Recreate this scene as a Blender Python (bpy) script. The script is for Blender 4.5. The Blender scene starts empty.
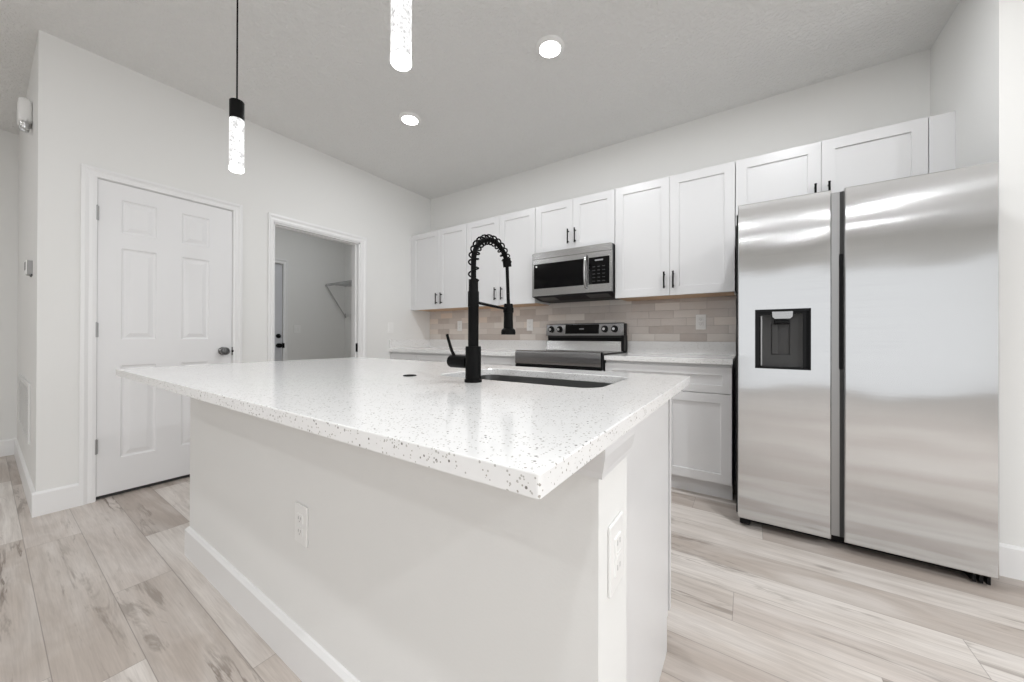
import bpy, bmesh, math, random
from mathutils import Vector, Matrix
S = bpy.context.scene
COL = S.collection
random.seed(7)
PI = math.pi

# ------------------------------------------------------------------ camera
cam_d = bpy.data.cameras.new('camera')
cam = bpy.data.objects.new('camera', cam_d); COL.objects.link(cam)
cam_d.sensor_fit = 'HORIZONTAL'; cam_d.sensor_width = 36.0
cam_d.lens = 36.0 * 354.7204 / 1024.0
cam_d.shift_y = -4.756 / 1024.0
cam_d.clip_start = 0.02
YAW, PITCH, ROLL = 0.5889, 0.0027, -0.0029
cam.matrix_world = (Matrix.Translation((3.4319, -3.2334, 1.0443)) @ Matrix.Rotation(YAW, 4, 'Z')
                    @ Matrix.Rotation(PI/2 + PITCH, 4, 'X') @ Matrix.Rotation(-ROLL, 4, 'Z'))
S.camera = cam

# ------------------------------------------------------------------ world and exposure
w = bpy.data.worlds.new('daylight'); S.world = w; w.use_nodes = True
w.node_tree.nodes['Background'].inputs[0].default_value = (0.93, 0.97, 1.0, 1)
w.node_tree.nodes['Background'].inputs[1].default_value = 0.12
S.view_settings.view_transform = 'Standard'
S.view_settings.look = 'None'
S.view_settings.gamma = 1.0
S.view_settings.use_curve_mapping = False
S.view_settings.exposure = 0.38
S.cycles.max_bounces = 10
S.cycles.diffuse_bounces = 8
S.cycles.glossy_bounces = 5
S.cycles.sample_clamp_indirect = 8.0
S.cycles.caustics_reflective = False
S.cycles.caustics_refractive = False

# ------------------------------------------------------------------ large lights: daylight through the openings
def area(name, loc, rot, sx, sy, power, color=(1, 1, 1)):
    l = bpy.data.lights.new(name, 'AREA'); l.shape = 'RECTANGLE'; l.size = sx; l.size_y = sy
    l.energy = power; l.color = color
    o = bpy.data.objects.new(name, l); COL.objects.link(o); o.location = loc; o.rotation_euler = rot
    return o
H = 2.8245          # ceiling height
XR, YB = 7.2, -7.5  # right wall and rear wall of the living room
XW = 4.357          # kitchen right wall
XH = -1.95          # far wall of the hall
area('daylight_sliding_door', (3.62, YB - 0.05, 1.22), (PI/2, 0, 0), 6.8, 2.34, 36, (0.985, 0.99, 1))
area('daylight_side_window', (XR + 0.05, -3.1, 1.35), (PI/2, 0, PI/2), 3.2, 1.7, 42, (0.97, 0.985, 1))

# ------------------------------------------------------------------ node helpers
class N:
    def __init__(s, name):
        s.m = bpy.data.materials.new(name); s.m.use_nodes = True; s.t = s.m.node_tree
        s.b = s.t.nodes['Principled BSDF']
    def n(s, typ, **k):
        o = s.t.nodes.new(typ)
        for a, v in k.items():
            if isinstance(a, str) and hasattr(o, a): setattr(o, a, v)
        return o
    def l(s, a, b): s.t.links.new(a, b)
    def math(s, op, a, b=None, clamp=False):
        o = s.t.nodes.new('ShaderNodeMath'); o.operation = op; o.use_clamp = clamp
        for i, v in enumerate((a, b)):
            if v is None: continue
            if isinstance(v, (int, float)): o.inputs[i].default_value = v
            else: s.l(v, o.inputs[i])
        return o.outputs[0]
    def mix(s, f, a, b, blend='MIX'):
        o = s.t.nodes.new('ShaderNodeMix'); o.data_type = 'RGBA'; o.blend_type = blend
        for i, v in ((0, f), (6, a), (7, b)):
            if isinstance(v, (int, float)): o.inputs[i].default_value = v
            elif isinstance(v, tuple): o.inputs[i].default_value = (*v, 1) if len(v) == 3 else v
            else: s.l(v, o.inputs[i])
        return o.outputs[2]
    def ramp(s, f, stops):
        o = s.t.nodes.new('ShaderNodeValToRGB'); e = o.color_ramp.elements
        while len(e) < len(stops): e.new(0.5)
        for i, (p, c) in enumerate(stops):
            e[i].position = p; e[i].color = (c, c, c, 1) if isinstance(c, (int, float)) else (*c, 1)
        s.l(f, o.inputs[0]); return o.outputs[0]
    def pos(s): return s.n('ShaderNodeNewGeometry').outputs['Position']
    def obj(s): return s.n('ShaderNodeTexCoord').outputs['Object']
    def mapping(s, v, scale=(1, 1, 1), loc=(0, 0, 0)):
        o = s.t.nodes.new('ShaderNodeMapping'); s.l(v, o.inputs[0])
        o.inputs['Scale'].default_value = scale; o.inputs['Location'].default_value = loc
        return o.outputs[0]
    def noise(s, v, scale, detail=3, rough=0.5, dist=0.0):
        o = s.t.nodes.new('ShaderNodeTexNoise'); s.l(v, o.inputs['Vector'])
        o.inputs['Scale'].default_value = scale; o.inputs['Detail'].default_value = detail
        o.inputs['Roughness'].default_value = rough; o.inputs['Distortion'].default_value = dist
        return o.outputs[0]
    def bump(s, h, strength, dist):
        o = s.t.nodes.new('ShaderNodeBump'); s.l(h, o.inputs['Height'])
        o.inputs['Strength'].default_value = strength; o.inputs['Distance'].default_value = dist
        s.l(o.outputs[0], s.b.inputs['Normal']); return o
    def set(s, **k):
        for a, v in k.items():
            i = s.b.inputs[a.replace('_', ' ')]
            if isinstance(v, tuple): i.default_value = (*v, 1)
            elif isinstance(v, (int, float)): i.default_value = v
            else: s.l(v, i)
        return s

def simple(name, col, rough=0.5, metal=0.0, bump=None, spec=0.5, coat=0.0):
    m = N(name); m.set(Base_Color=col, Roughness=rough, Metallic=metal)
    m.b.inputs['Specular IOR Level'].default_value = spec
    m.b.inputs['Coat Weight'].default_value = coat
    if bump:
        sc, st, ds = bump
        m.bump(m.noise(m.pos(), sc, 4), st, ds)
    else:
        # faint procedural sheen variation
        r = m.math('MULTIPLY_ADD', m.noise(m.pos(), 9.0, 2), 0.06)
        r.node.inputs[2].default_value = max(0.02, rough - 0.03)
        m.l(r, m.b.inputs['Roughness'])
    return m.m

M = {}
M['wall'] = simple('wall_paint', (0.775, 0.775, 0.762), 0.75, bump=(170, 0.12, 0.002), spec=0.25)
M['ceiling'] = None
def mk_ceiling():
    m = N('textured_ceiling_paint'); m.set(Base_Color=(0.80, 0.80, 0.79), Roughness=0.9)
    m.b.inputs['Specular IOR Level'].default_value = 0.1
    p = m.pos()
    a = m.noise(p, 45, 4, 0.6); a = m.ramp(a, [(0.42, 0.0), (0.60, 1.0)])
    m.bump(a, 0.5, 0.009); return m.m
M['ceiling'] = mk_ceiling()
M['trim'] = simple('white_trim_paint', (0.80, 0.80, 0.80), 0.38)
M['door'] = simple('white_door_paint', (0.775, 0.775, 0.78), 0.42)
M['cab'] = simple('white_cabinet_lacquer', (0.71, 0.71, 0.715), 0.33)
M['cabwood'] = simple('maple_underside', (0.55, 0.36, 0.22), 0.5)
M['plate'] = simple('white_plastic', (0.82, 0.82, 0.81), 0.3)
M['slot'] = simple('dark_slot', (0.06, 0.06, 0.06), 0.6)
M['black'] = simple('matte_black_metal', (0.006, 0.006, 0.006), 0.45, spec=0.06)
M['blackplastic'] = simple('black_plastic', (0.006, 0.006, 0.0065), 0.35, spec=0.15)
M['glassblack'] = simple('black_glass', (0.002, 0.002, 0.0025), 0.06, spec=0.22)
M['darkcase'] = simple('charcoal_case', (0.012, 0.012, 0.013), 0.5, spec=0.15)
M['greyplastic'] = simple('grey_plastic', (0.06, 0.06, 0.06), 0.4, spec=0.25)
M['keys'] = simple('dim_key_print', (0.035, 0.035, 0.036), 0.4)
M['slotgrey'] = simple('grey_socket_slots', (0.36, 0.36, 0.36), 0.5)
M['chrome'] = simple('satin_nickel', (0.62, 0.62, 0.62), 0.22, 1.0)
M['hinge'] = simple('hinge_nickel', (0.40, 0.40, 0.40), 0.45, 0.8)
M['darknickel'] = simple('dark_nickel', (0.16, 0.16, 0.16), 0.22, 1.0)
M['caulk'] = simple('grey_shelf_wire', (0.42, 0.42, 0.42), 0.5)
M['laundrydoor'] = simple('grey_white_door_paint', (0.62, 0.63, 0.66), 0.45)
M['vent'] = simple('white_vent_metal', (0.72, 0.72, 0.71), 0.5)
M['display'] = simple('printed_display_grey', (0.28, 0.28, 0.29), 0.4)

def mk_steel(name, col, rough, aniso, vertical_grain=True, wave=0.0, brush=0.25):
    m = N(name); m.set(Base_Color=col, Metallic=1.0, Roughness=rough)
    m.b.inputs['Anisotropic'].default_value = aniso
    t = m.n('ShaderNodeTangent'); t.direction_type = 'RADIAL'; t.axis = 'Z'
    m.l(t.outputs[0], m.b.inputs['Tangent'])
    m.b.inputs['Anisotropic Rotation'].default_value = 0.0 if vertical_grain else 0.25
    p = m.pos()
    g = m.noise(m.mapping(p, (1.2, 1.2, 420)), 1.0, 2)
    c = m.mix(g, tuple(x*0.93 for x in col), tuple(min(1, x*1.05) for x in col))
    m.l(c, m.b.inputs['Base Color'])
    if wave:
        h = m.noise(m.mapping(p, (2.2, 2.2, 3.0)), 1.0, 1, 0.3)
        h = m.math('ADD', h, m.math('MULTIPLY', m.noise(m.mapping(p, (0.6, 0.6, 34)), 1.0, 3, 0.6), 0.016))
        m.bump(h, 1.0, wave)
    return m.m
M['steel'] = mk_steel('brushed_stainless_door', (0.645, 0.65, 0.655), 0.15, 1.0, True, 0.005)
M['steel2'] = mk_steel('brushed_stainless_trim', (0.45, 0.45, 0.45), 0.22, 0.5, True, 0.0)
M['steel3'] = mk_steel('dark_brushed_stainless', (0.27, 0.27, 0.275), 0.25, 0.4, True, 0.0)
M['sinksteel'] = mk_steel('sink_stainless', (0.34, 0.34, 0.34), 0.3, 0.3, True, 0.0)
M['chan'] = simple('grey_grip_metal', (0.36, 0.36, 0.36), 0.35, 0.8)

def mk_floor():
    m = N('greige_oak_planks'); p = m.pos()
    sep = m.n('ShaderNodeSeparateXYZ'); m.l(p, sep.inputs[0]); X, Y = sep.outputs[0], sep.outputs[1]
    W, L = 0.1775, 1.32
    v = m.math('DIVIDE', m.math('ADD', Y, 2.932 + 0.1775*40), W)
    row = m.math('FLOOR', v); fv = m.math('FRACT', v)
    wn = m.n('ShaderNodeTexWhiteNoise', noise_dimensions='1D'); m.l(row, wn.inputs['W'])
    u = m.math('ADD', m.math('DIVIDE', X, L), m.math('ADD', m.math('MULTIPLY', wn.outputs['Value'], 7.0), 50))
    colm = m.math('FLOOR', u); fu = m.math('FRACT', u)
    cmb = m.n('ShaderNodeCombineXYZ'); m.l(row, cmb.inputs[0]); m.l(colm, cmb.inputs[1]); cmb.inputs[2].default_value = 5.0
    w2 = m.n('ShaderNodeTexWhiteNoise', noise_dimensions='3D'); m.l(cmb.outputs[0], w2.inputs['Vector'])
    rnd = w2.outputs['Value']
    # per-plank shifted coordinates
    off = m.n('ShaderNodeVectorMath', operation='SCALE'); m.l(w2.outputs['Color'], off.inputs[0]); off.inputs['Scale'].default_value = 30
    add = m.n('ShaderNodeVectorMath', operation='ADD'); m.l(p, add.inputs[0]); m.l(off.outputs[0], add.inputs[1])
    q = add.outputs[0]
    grain = m.noise(m.mapping(q, (2.2, 42, 1)), 1.0, 5, 0.62, 0.6)
    broad = m.noise(m.mapping(q, (1.6, 6.5, 1)), 1.0, 3, 0.55, 1.2)
    fine = m.noise(m.mapping(q, (9, 230, 1)), 1.0, 2, 0.6)
    base = m.ramp(rnd, [(0.0, (0.44, 0.375, 0.33)), (0.45, (0.57, 0.51, 0.46)), (0.8, (0.80, 0.755, 0.71)), (1.0, (0.54, 0.475, 0.43))])
    c = m.mix(m.ramp(grain, [(0.30, 0.62), (0.68, 0.0)]), base, (0.38, 0.33, 0.295))
    c = m.mix(m.math('MULTIPLY', m.ramp(broad, [(0.40, 0.0), (0.75, 1.0)]), 0.45), c, (0.85, 0.82, 0.79))
    c = m.mix(m.math('MULTIPLY', m.ramp(fine, [(0.3, 1.0), (0.6, 0.0)]), 0.16), c, (0.22, 0.19, 0.17))
    # knots and long cracks
    cr = m.noise(m.mapping(q, (1.5, 13, 1)), 1.0, 5, 0.68, 0.7)
    crm = m.ramp(cr, [(0.585, 0.0), (0.66, 1.0)])
    c = m.mix(m.math('MULTIPLY', crm, 0.5), c, (0.17, 0.135, 0.11))
    ln = m.noise(m.mapping(q, (0.75, 5.5, 1)), 1.0, 6, 0.62, 0.4)
    lm = m.noise(m.mapping(q, (1.1, 3.0, 1), (7, 3, 1)), 1.0, 2, 0.5)
    lw = m.ramp(m.math('ABSOLUTE', m.math('SUBTRACT', ln, 0.5)), [(0.004, 1.0), (0.022, 0.0)])
    lk = m.math('MULTIPLY', lw, m.ramp(lm, [(0.54, 0.0), (0.66, 1.0)]))
    c = m.mix(m.math('MULTIPLY', lk, 0.85), c, (0.16, 0.125, 0.10))
    vo = m.n('ShaderNodeTexVoronoi'); m.l(m.mapping(q, (1.5, 4.2, 1)), vo.inputs['Vector']); vo.inputs['Scale'].default_value = 1.0
    kn = m.ramp(m.math('ADD', vo.outputs['Distance'], m.math('MULTIPLY', m.math('SUBTRACT', grain, 0.5), 0.16)), [(0.03, 1.0), (0.09, 0.0)])
    c = m.mix(m.math('MULTIPLY', kn, 0.7), c, (0.15, 0.12, 0.10))
    # joints
    ev = m.math('MULTIPLY', m.math('MINIMUM', fv, m.math('SUBTRACT', 1.0, fv)), W)
    eu = m.math('MULTIPLY', m.math('MINIMUM', fu, m.math('SUBTRACT', 1.0, fu)), L)
    e = m.math('MINIMUM', ev, eu)
    j = m.ramp(m.math('MULTIPLY', e, 200.0), [(0.12, 1.0), (0.34, 0.0)])
    c = m.mix(m.math('MULTIPLY', j, 0.5), c, (0.13, 0.11, 0.10))
    m.l(c, m.b.inputs['Base Color'])
    m.set(Roughness=0.42); m.b.inputs['Specular IOR Level'].default_value = 0.4
    hgt = m.math('SUBTRACT', m.math('MULTIPLY', grain, 0.4), j)
    m.bump(hgt, 0.25, 0.0015)
    return m.m
M['floor'] = mk_floor()

def mk_quartz():
    m = N('speckled_white_quartz'); p = m.pos()
    c = m.mix(m.noise(p, 60, 3), (0.80, 0.80, 0.797), (0.86, 0.86, 0.857))
    for sc, thr, dens, colr in ((135, 0.31, 0.80, (0.22, 0.21, 0.20)), (190, 0.36, 0.74, (0.40, 0.38, 0.35)), (80, 0.17, 0.86, (0.08, 0.08, 0.08)), (230, 0.42, 0.55, (0.50, 0.49, 0.47))):
        vo = m.n('ShaderNodeTexVoronoi'); m.l(p, vo.inputs['Vector']); vo.inputs['Scale'].default_value = sc
        vs = m.n('ShaderNodeSeparateColor'); m.l(vo.outputs['Color'], vs.inputs[0])
        on = m.math('GREATER_THAN', vs.outputs[0], dens)
        sz = m.math('MULTIPLY', vs.outputs[1], thr)
        near = m.math('LESS_THAN', vo.outputs['Distance'], sz)
        c = m.mix(m.math('MULTIPLY', m.math('MULTIPLY', on, near), 1.0), c, colr)
    m.l(c, m.b.inputs['Base Color']); m.set(Roughness=0.12)
    m.b.inputs['Specular IOR Level'].default_value = 0.5
    return m.m
M['quartz'] = mk_quartz()

def mk_tile():
    m = N('glossy_beige_brick_tile'); p = m.pos()
    sep = m.n('ShaderNodeSeparateXYZ'); m.l(p, sep.inputs[0])
    X, Z = sep.outputs[0], sep.outputs[2]
    TW, TH = 0.197, 0.0655
    v = m.math('DIVIDE', m.math('SUBTRACT', Z, 1.0135 - TH*20), TH); row = m.math('FLOOR', v); fv = m.math('FRACT', v)
    wn = m.n('ShaderNodeTexWhiteNoise', noise_dimensions='1D'); m.l(m.math('ADD', row, 3.0), wn.inputs['W'])
    half = m.math('MULTIPLY', m.math('FLOOR', m.math('MULTIPLY', wn.outputs['Value'], 4.0)), 0.25)
    u = m.math('ADD', m.math('DIVIDE', X, TW), m.math('ADD', half, 20)); cl = m.math('FLOOR', u); fu = m.math('FRACT', u)
    cmb = m.n('ShaderNodeCombineXYZ'); m.l(row, cmb.inputs[0]); m.l(cl, cmb.inputs[1])
    w2 = m.n('ShaderNodeTexWhiteNoise', noise_dimensions='3D'); m.l(cmb.outputs[0], w2.inputs['Vector'])
    base = m.ramp(w2.outputs['Value'], [(0.0, (0.47, 0.40, 0.355)), (0.3, (0.57, 0.505, 0.46)), (0.6, (0.66, 0.60, 0.55)), (0.85, (0.74, 0.69, 0.64)), (1.0, (0.70, 0.565, 0.46))])
    cloud = m.noise(m.mapping(p, (1, 1, 1)), 22, 4, 0.6)
    c = m.mix(m.math('MULTIPLY', cloud, 0.35), base, (0.72, 0.69, 0.67))
    e = m.math('MINIMUM', m.math('MULTIPLY', m.math('MINIMUM', fv, m.math('SUBTRACT', 1.0, fv)), TH),
               m.math('MULTIPLY', m.math('MINIMUM', fu, m.math('SUBTRACT', 1.0, fu)), TW))
    g = m.ramp(m.math('MULTIPLY', e, 200.0), [(0.20, 1.0), (0.38, 0.0)])
    c = m.mix(m.math('MULTIPLY', g, 0.6), c, (0.42, 0.39, 0.36))
    m.l(c, m.b.inputs['Base Color'])
    r = m.math('MULTIPLY_ADD', g, 0.5); r.node.inputs[2].default_value = 0.09; m.l(r, m.b.inputs['Roughness'])
    tilt = m.math('MULTIPLY', w2.outputs['Value'], m.math('ADD', fu, fv))
    hh = m.math('SUBTRACT', m.math('ADD', m.math('MULTIPLY', m.noise(p, 30, 2), 0.8), m.math('MULTIPLY', tilt, 0.3)), g)
    m.bump(hh, 0.5, 0.0022)
    return m.m
M['tile'] = mk_tile()

def emis(name, col, strength):
    m = N(name); m.set(Base_Color=col, Roughness=0.4)
    m.b.inputs['Emission Color'].default_value = (*col, 1)
    m.b.inputs['Emission Strength'].default_value = strength
    return m
M['lens'] = emis('lit_downlight_lens', (1, 0.985, 0.96), 9.0).m
def mk_crystal():
    m = emis('lit_bubble_crystal', (1, 1, 1), 1.0); p = m.pos()
    vo = m.n('ShaderNodeTexVoronoi'); m.l(m.mapping(p, (1, 1, 0.8)), vo.inputs['Vector']); vo.inputs['Scale'].default_value = 120
    k = m.ramp(vo.outputs['Distance'], [(0.15, 0.5), (0.45, 0.9), (0.75, 1.4)])
    n = m.ramp(m.noise(p, 40, 3), [(0.35, 0.55), (0.65, 1.35)])
    s_ = m.math('MULTIPLY', k, n)
    m.l(m.math('MULTIPLY', s_, 0.72), m.b.inputs['Emission Strength'])
    m.set(Roughness=0.15, Base_Color=(0.25, 0.25, 0.25)); return m.m
M['crystal'] = mk_crystal()
M['crystalrim'] = emis('lit_crystal_rim', (1, 1, 1), 3.2).m

# ------------------------------------------------------------------ mesh helpers
def box(bm, x0, x1, y0, y1, z0, z1, bev=0.0, seg=2):
    r = bmesh.ops.create_cube(bm, size=1.0)
    vs = r['verts']
    bmesh.ops.scale(bm, vec=(x1-x0, y1-y0, z1-z0), verts=vs)
    bmesh.ops.translate(bm, vec=((x0+x1)/2, (y0+y1)/2, (z0+z1)/2), verts=vs)
    if bev > 0:
        es = list({e for v in vs for e in v.link_edges})
        bmesh.ops.bevel(bm, geom=es, offset=bev, segments=seg, profile=0.5, affect='EDGES')
    return vs
def cyl(bm, p0, p1, r0, r1=None, seg=24, cap=True):
    p0, p1 = Vector(p0), Vector(p1); r1 = r0 if r1 is None else r1
    d = (p1 - p0); L = d.length
    rot = d.to_track_quat('Z', 'Y').to_matrix().to_4x4()
    mt = Matrix.Translation((p0 + p1) / 2) @ rot
    return bmesh.ops.create_cone(bm, cap_ends=cap, segments=seg, radius1=r0, radius2=r1, depth=L, matrix=mt)['verts']
def lathe(bm, prof, origin, axis='Z', seg=32):
    """prof: list of (radius, height); closed to the axis when radius is 0"""
    o = Vector(origin)
    def P(r, h, a):
        c, s = math.cos(a)*r, math.sin(a)*r
        return o + (Vector((c, s, h)) if axis == 'Z' else Vector((h, c, s)) if axis == 'X' else Vector((s, h, c)))
    rings = []
    for r, h in prof:
        if r < 1e-6: rings.append([bm.verts.new(P(0, h, 0))])
        else: rings.append([bm.verts.new(P(r, h, 2*PI*i/seg)) for i in range(seg)])
    for a, b in zip(rings, rings[1:]):
        for i in range(seg):
            j = (i+1) % seg
            f = [a[i % len(a)], a[j % len(a)], b[j % len(b)], b[i % len(b)]]
            f2 = []
            for v in f:
                if v not in f2: f2.append(v)
            if len(f2) > 2:
                try: bm.faces.new(f2)
                except ValueError: pass
def tube(bm, pts, r, seg=10, cap=True):
    pts = [Vector(p) for p in pts]; rings = []
    up = Vector((0.13, 0.31, 0.94)).normalized(); prev = None
    for i, p in enumerate(pts):
        t = (pts[min(i+1, len(pts)-1)] - pts[max(i-1, 0)]).normalized()
        a = t.cross(prev if prev is not None else up)
        if prev is None:
            a = t.cross(up).normalized(); b = t.cross(a).normalized()
        else:
            b = (prev - t * prev.dot(t)).normalized(); a = b.cross(t).normalized()
        prev = b
        rr = r[i] if isinstance(r, (list, tuple)) else r
        rings.append([bm.verts.new(p + (a*math.cos(2*PI*k/seg) + b*math.sin(2*PI*k/seg))*rr) for k in range(seg)])
    for A, B in zip(rings, rings[1:]):
        for k in range(seg): bm.faces.new([A[k], A[(k+1) % seg], B[(k+1) % seg], B[k]])
    if cap:
        bm.faces.new(rings[0]); bm.faces.new(rings[-1][::-1])
def prism(bm, poly, axis, a0, a1):
    """extrude a 2-D polygon along axis; poly in the other two axes (x: (y,z), y: (x,z), z: (x,y))"""
    def P(u, v, a): return {'x': (a, u, v), 'y': (u, a, v), 'z': (u, v, a)}[axis]
    A = [bm.verts.new(P(u, v, a0)) for u, v in poly]; B = [bm.verts.new(P(u, v, a1)) for u, v in poly]
    bm.faces.new(A); bm.faces.new(B[::-1])
    n = len(poly)
    for i in range(n): bm.faces.new([A[i], B[i], B[(i+1) % n], A[(i+1) % n]])
def panelled(bm, mapf, u0, u1, v0, v1, th, panels, prof, edge=0.0015):
    """slab whose front (depth 0 = surface, negative = into it) has moulded panels. mapf(u,v,d)->xyz; d=+out."""
    us = sorted({u0, u1, *[p[0] for p in panels], *[p[1] for p in panels]})
    vs = sorted({v0, v1, *[p[2] for p in panels], *[p[3] for p in panels]})
    cache = {}
    def V(u, v, d):
        k = (round(u, 5), round(v, 5), round(d, 5))
        if k not in cache: cache[k] = bm.verts.new(mapf(u, v, d))
        return cache[k]
    def q(a, b, c, d):
        try: bm.faces.new([a, b, c, d])
        except ValueError: pass
    for i in range(len(us)-1):
        for j in range(len(vs)-1):
            a, b, c, d = us[i], us[i+1], vs[j], vs[j+1]
            hit = any(p[0] <= a+1e-6 and p[1] >= b-1e-6 and p[2] <= c+1e-6 and p[3] >= d-1e-6 for p in panels)
            if not hit: q(V(a, c, 0), V(b, c, 0), V(b, d, 0), V(a, d, 0))
    for (a, b, c, d) in panels:
        # note panels must not be cut by other panels' grid lines inside -> add collinear verts tolerance is fine visually
        loops = [[V(a, c, 0), V(b, c, 0), V(b, d, 0), V(a, d, 0)]]
        for ins, dep in prof:
            loops.append([V(a+ins, c+ins, dep), V(b-ins, c+ins, dep), V(b-ins, d-ins, dep), V(a+ins, d-ins, dep)])
        for A, B in zip(loops, loops[1:]):
            for k in range(4): q(A[k], A[(k+1) % 4], B[(k+1) % 4], B[k])
        q(*loops[-1])
    # sides with softened edge, back
    f = [(u0, v0), (u1, v0), (u1, v1), (u0, v1)]
    s1 = [bm.verts.new(mapf(u, v, 0)) for u, v in f]
    e = edge
    s2 = [bm.verts.new(mapf(u + (-e if u == u0 else e), v + (-e if v == v0 else e), -e)) for u, v in f]
    s3 = [bm.verts.new(mapf(u + (-e if u == u0 else e), v + (-e if v == v0 else e), -th)) for u, v in f]
    for A, B in ((s1, s2), (s2, s3)):
        for k in range(4): bm.faces.new([A[k], A[(k+1) % 4], B[(k+1) % 4], B[k]])
    bm.faces.new(s3)

def link(name, bm, mat, parent=None, smooth=None, label=None):
    bmesh.ops.remove_doubles(bm, verts=bm.verts, dist=1e-6)
    bmesh.ops.recalc_face_normals(bm, faces=bm.faces)
    me = bpy.data.meshes.new(name); bm.to_mesh(me); bm.free()
    if smooth is not None:
        me.set_sharp_from_angle(angle=math.radians(smooth))
        for p in me.polygons: p.use_smooth = True
        me.set_sharp_from_angle(angle=math.radians(smooth))
    o = bpy.data.objects.new(name, me); COL.objects.link(o)
    me.materials.append(M[mat] if isinstance(mat, str) else mat)
    if parent is not None: adopt(o, parent)
    if label: o['label'] = label
    return o
def wm(o):
    return (wm(o.parent) @ o.matrix_parent_inverse @ o.matrix_basis) if o.parent else o.matrix_basis.copy()
def adopt(o, parent):
    o.parent = parent; o.matrix_parent_inverse = wm(parent).inverted()
def thing(name, label, cat, loc=(0, 0, 0), group=None):
    o = bpy.data.objects.new(name, None); COL.objects.link(o); o.location = loc
    o.empty_display_size = 0.05
    o['label'] = label; o['category'] = cat
    if group: o['group'] = group
    return o
def tag(o, label, cat, group=None):
    o['label'] = label; o['category'] = cat
    if group: o['group'] = group
    return o
def struct(name, bm, mat, smooth=None):
    o = link(name, bm, mat, None, smooth); o['kind'] = 'structure'; return o
def copy_tree(o, parent=None):
    c = o.copy(); COL.objects.link(c)
    if parent is not None: c.parent = parent
    for ch in list(o.children): copy_tree(ch, c)
    return c
def NB(): return bmesh.new()

# ================================================================== SHELL
T = 0.12
YL = -3.0538                      # corner where the kitchen's left wall ends
D0, D1 = -2.829, -2.117           # door_1 opening
O0, O1 = -1.826, -1.005           # laundry opening
ZD = 2.045
b = NB(); box(b, XH-0.2, XR+0.2, YB-0.4, 0.2, -0.12, 0.0); struct('floor', b, 'floor')
b = NB(); box(b, XH-0.2, XR+0.2, YB-0.2, 0.2, H, H+0.12); struct('ceiling', b, 'ceiling')
b = NB(); box(b, XH-0.12, XW+T, 0.0, 0.12, 0, H); struct('wall_back', b, 'wall')
b = NB()
for (a, c, z0, z1) in ((YL, D0, 0, H), (D0, D1, ZD, H), (D1, O0, 0, H), (O0, O1, ZD-0.01, H), (O1, 0.0, 0, H)):
    box(b, -T, 0, a, c, z0, z1)
struct('wall_left', b, 'wall')
b = NB(); box(b, XH, -T, YL, YL+T, 0, H); struct('wall_hall', b, 'wall')
b = NB(); box(b, XH, -T, -2.02, -1.90, 0, H); struct('wall_partition', b, 'wall')
LD0, LD1 = -1.71, -0.905          # laundry outside door
b = NB(); box(b, XH-0.12, XH, YB, LD0, 0, H); box(b, XH-0.12, XH, LD0, LD1, 2.05, H); box(b, XH-0.12, XH, LD1, 0, 0, H)
struct('wall_far_left', b, 'wall')
b = NB(); box(b, XW, XR, -0.72, 0.0, 0, H); struct('wall_right', b, 'wall')
b = NB()
for (a, c, z0, z1) in ((-0.72, -1.5, 0, H), (-1.5, -4.7, 0, 0.5), (-1.5, -4.7, 2.2, H), (-4.7, YB, 0, H)):
    box(b, XR, XR+T, c, a, z0, z1)
struct('wall_living_side', b, 'wall')
b = NB()
for (a, c, z0, z1) in ((XH, 0.2, 0, H), (0.2, 7.05, 2.42, H), (7.05, XR, 0, H)):
    box(b, a, c, YB-T, YB, z0, z1)
struct('wall_rear', b, 'wall')
# window frames of the rear sliding door and the side window
b = NB()
for x in (0.2, 2.46, 4.73, 6.99): box(b, x, x+0.06, YB-0.06, YB-0.01, 0.0, 2.42)
box(b, 0.2, 7.05, YB-0.06, YB-0.01, 2.36, 2.42); box(b, 0.2, 7.05, YB-0.06, YB-0.01, 0.0, 0.05)
struct('window_1', b, 'trim')
b = NB()
for y in (-4.7, -3.13, -1.56): box(b, XR-0.0, XR+0.05, y, y+0.06, 0.5, 2.2)
box(b, XR, XR+0.05, -4.7, -1.5, 0.5, 0.56); box(b, XR, XR+0.05, -4.7, -1.5, 2.14, 2.2)
struct('window_2', b, 'trim')

# baseboards
BH, BT = 0.14, 0.014
def base_prof(): return [(0, 0), (BT, 0), (BT, BH-0.012), (BT*0.45, BH-0.003), (0.0, BH)]
def baseboard(name, axis, at, sgn, a0, a1):
    b = NB(); pr = [(at + sgn*d, z) for d, z in base_prof()]
    prism(b, pr, axis, a0, a1); return struct(name, b, 'trim')
baseboard('baseboard_left', 'y', 0.0, 1, YL-BT, D0-0.066)
baseboard('baseboard_left_middle', 'y', 0.0, 1, D1+0.06, O0-0.058)
baseboard('baseboard_left_back', 'y', 0.0, 1, O1+0.07, -0.60)
baseboard('baseboard_hall', 'x', YL, -1, XH, 0.0)
baseboard('baseboard_far_left', 'y', XH, 1, YB, YL)
baseboard('baseboard_right', 'x', -0.72, -1, XW-0.006, XR)
baseboard('baseboard_laundry', 'y', XH, 1, LD1+0.06, 0.0)
baseboard('baseboard_living_side', 'y', XR, -1, YB, -0.74)

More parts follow.
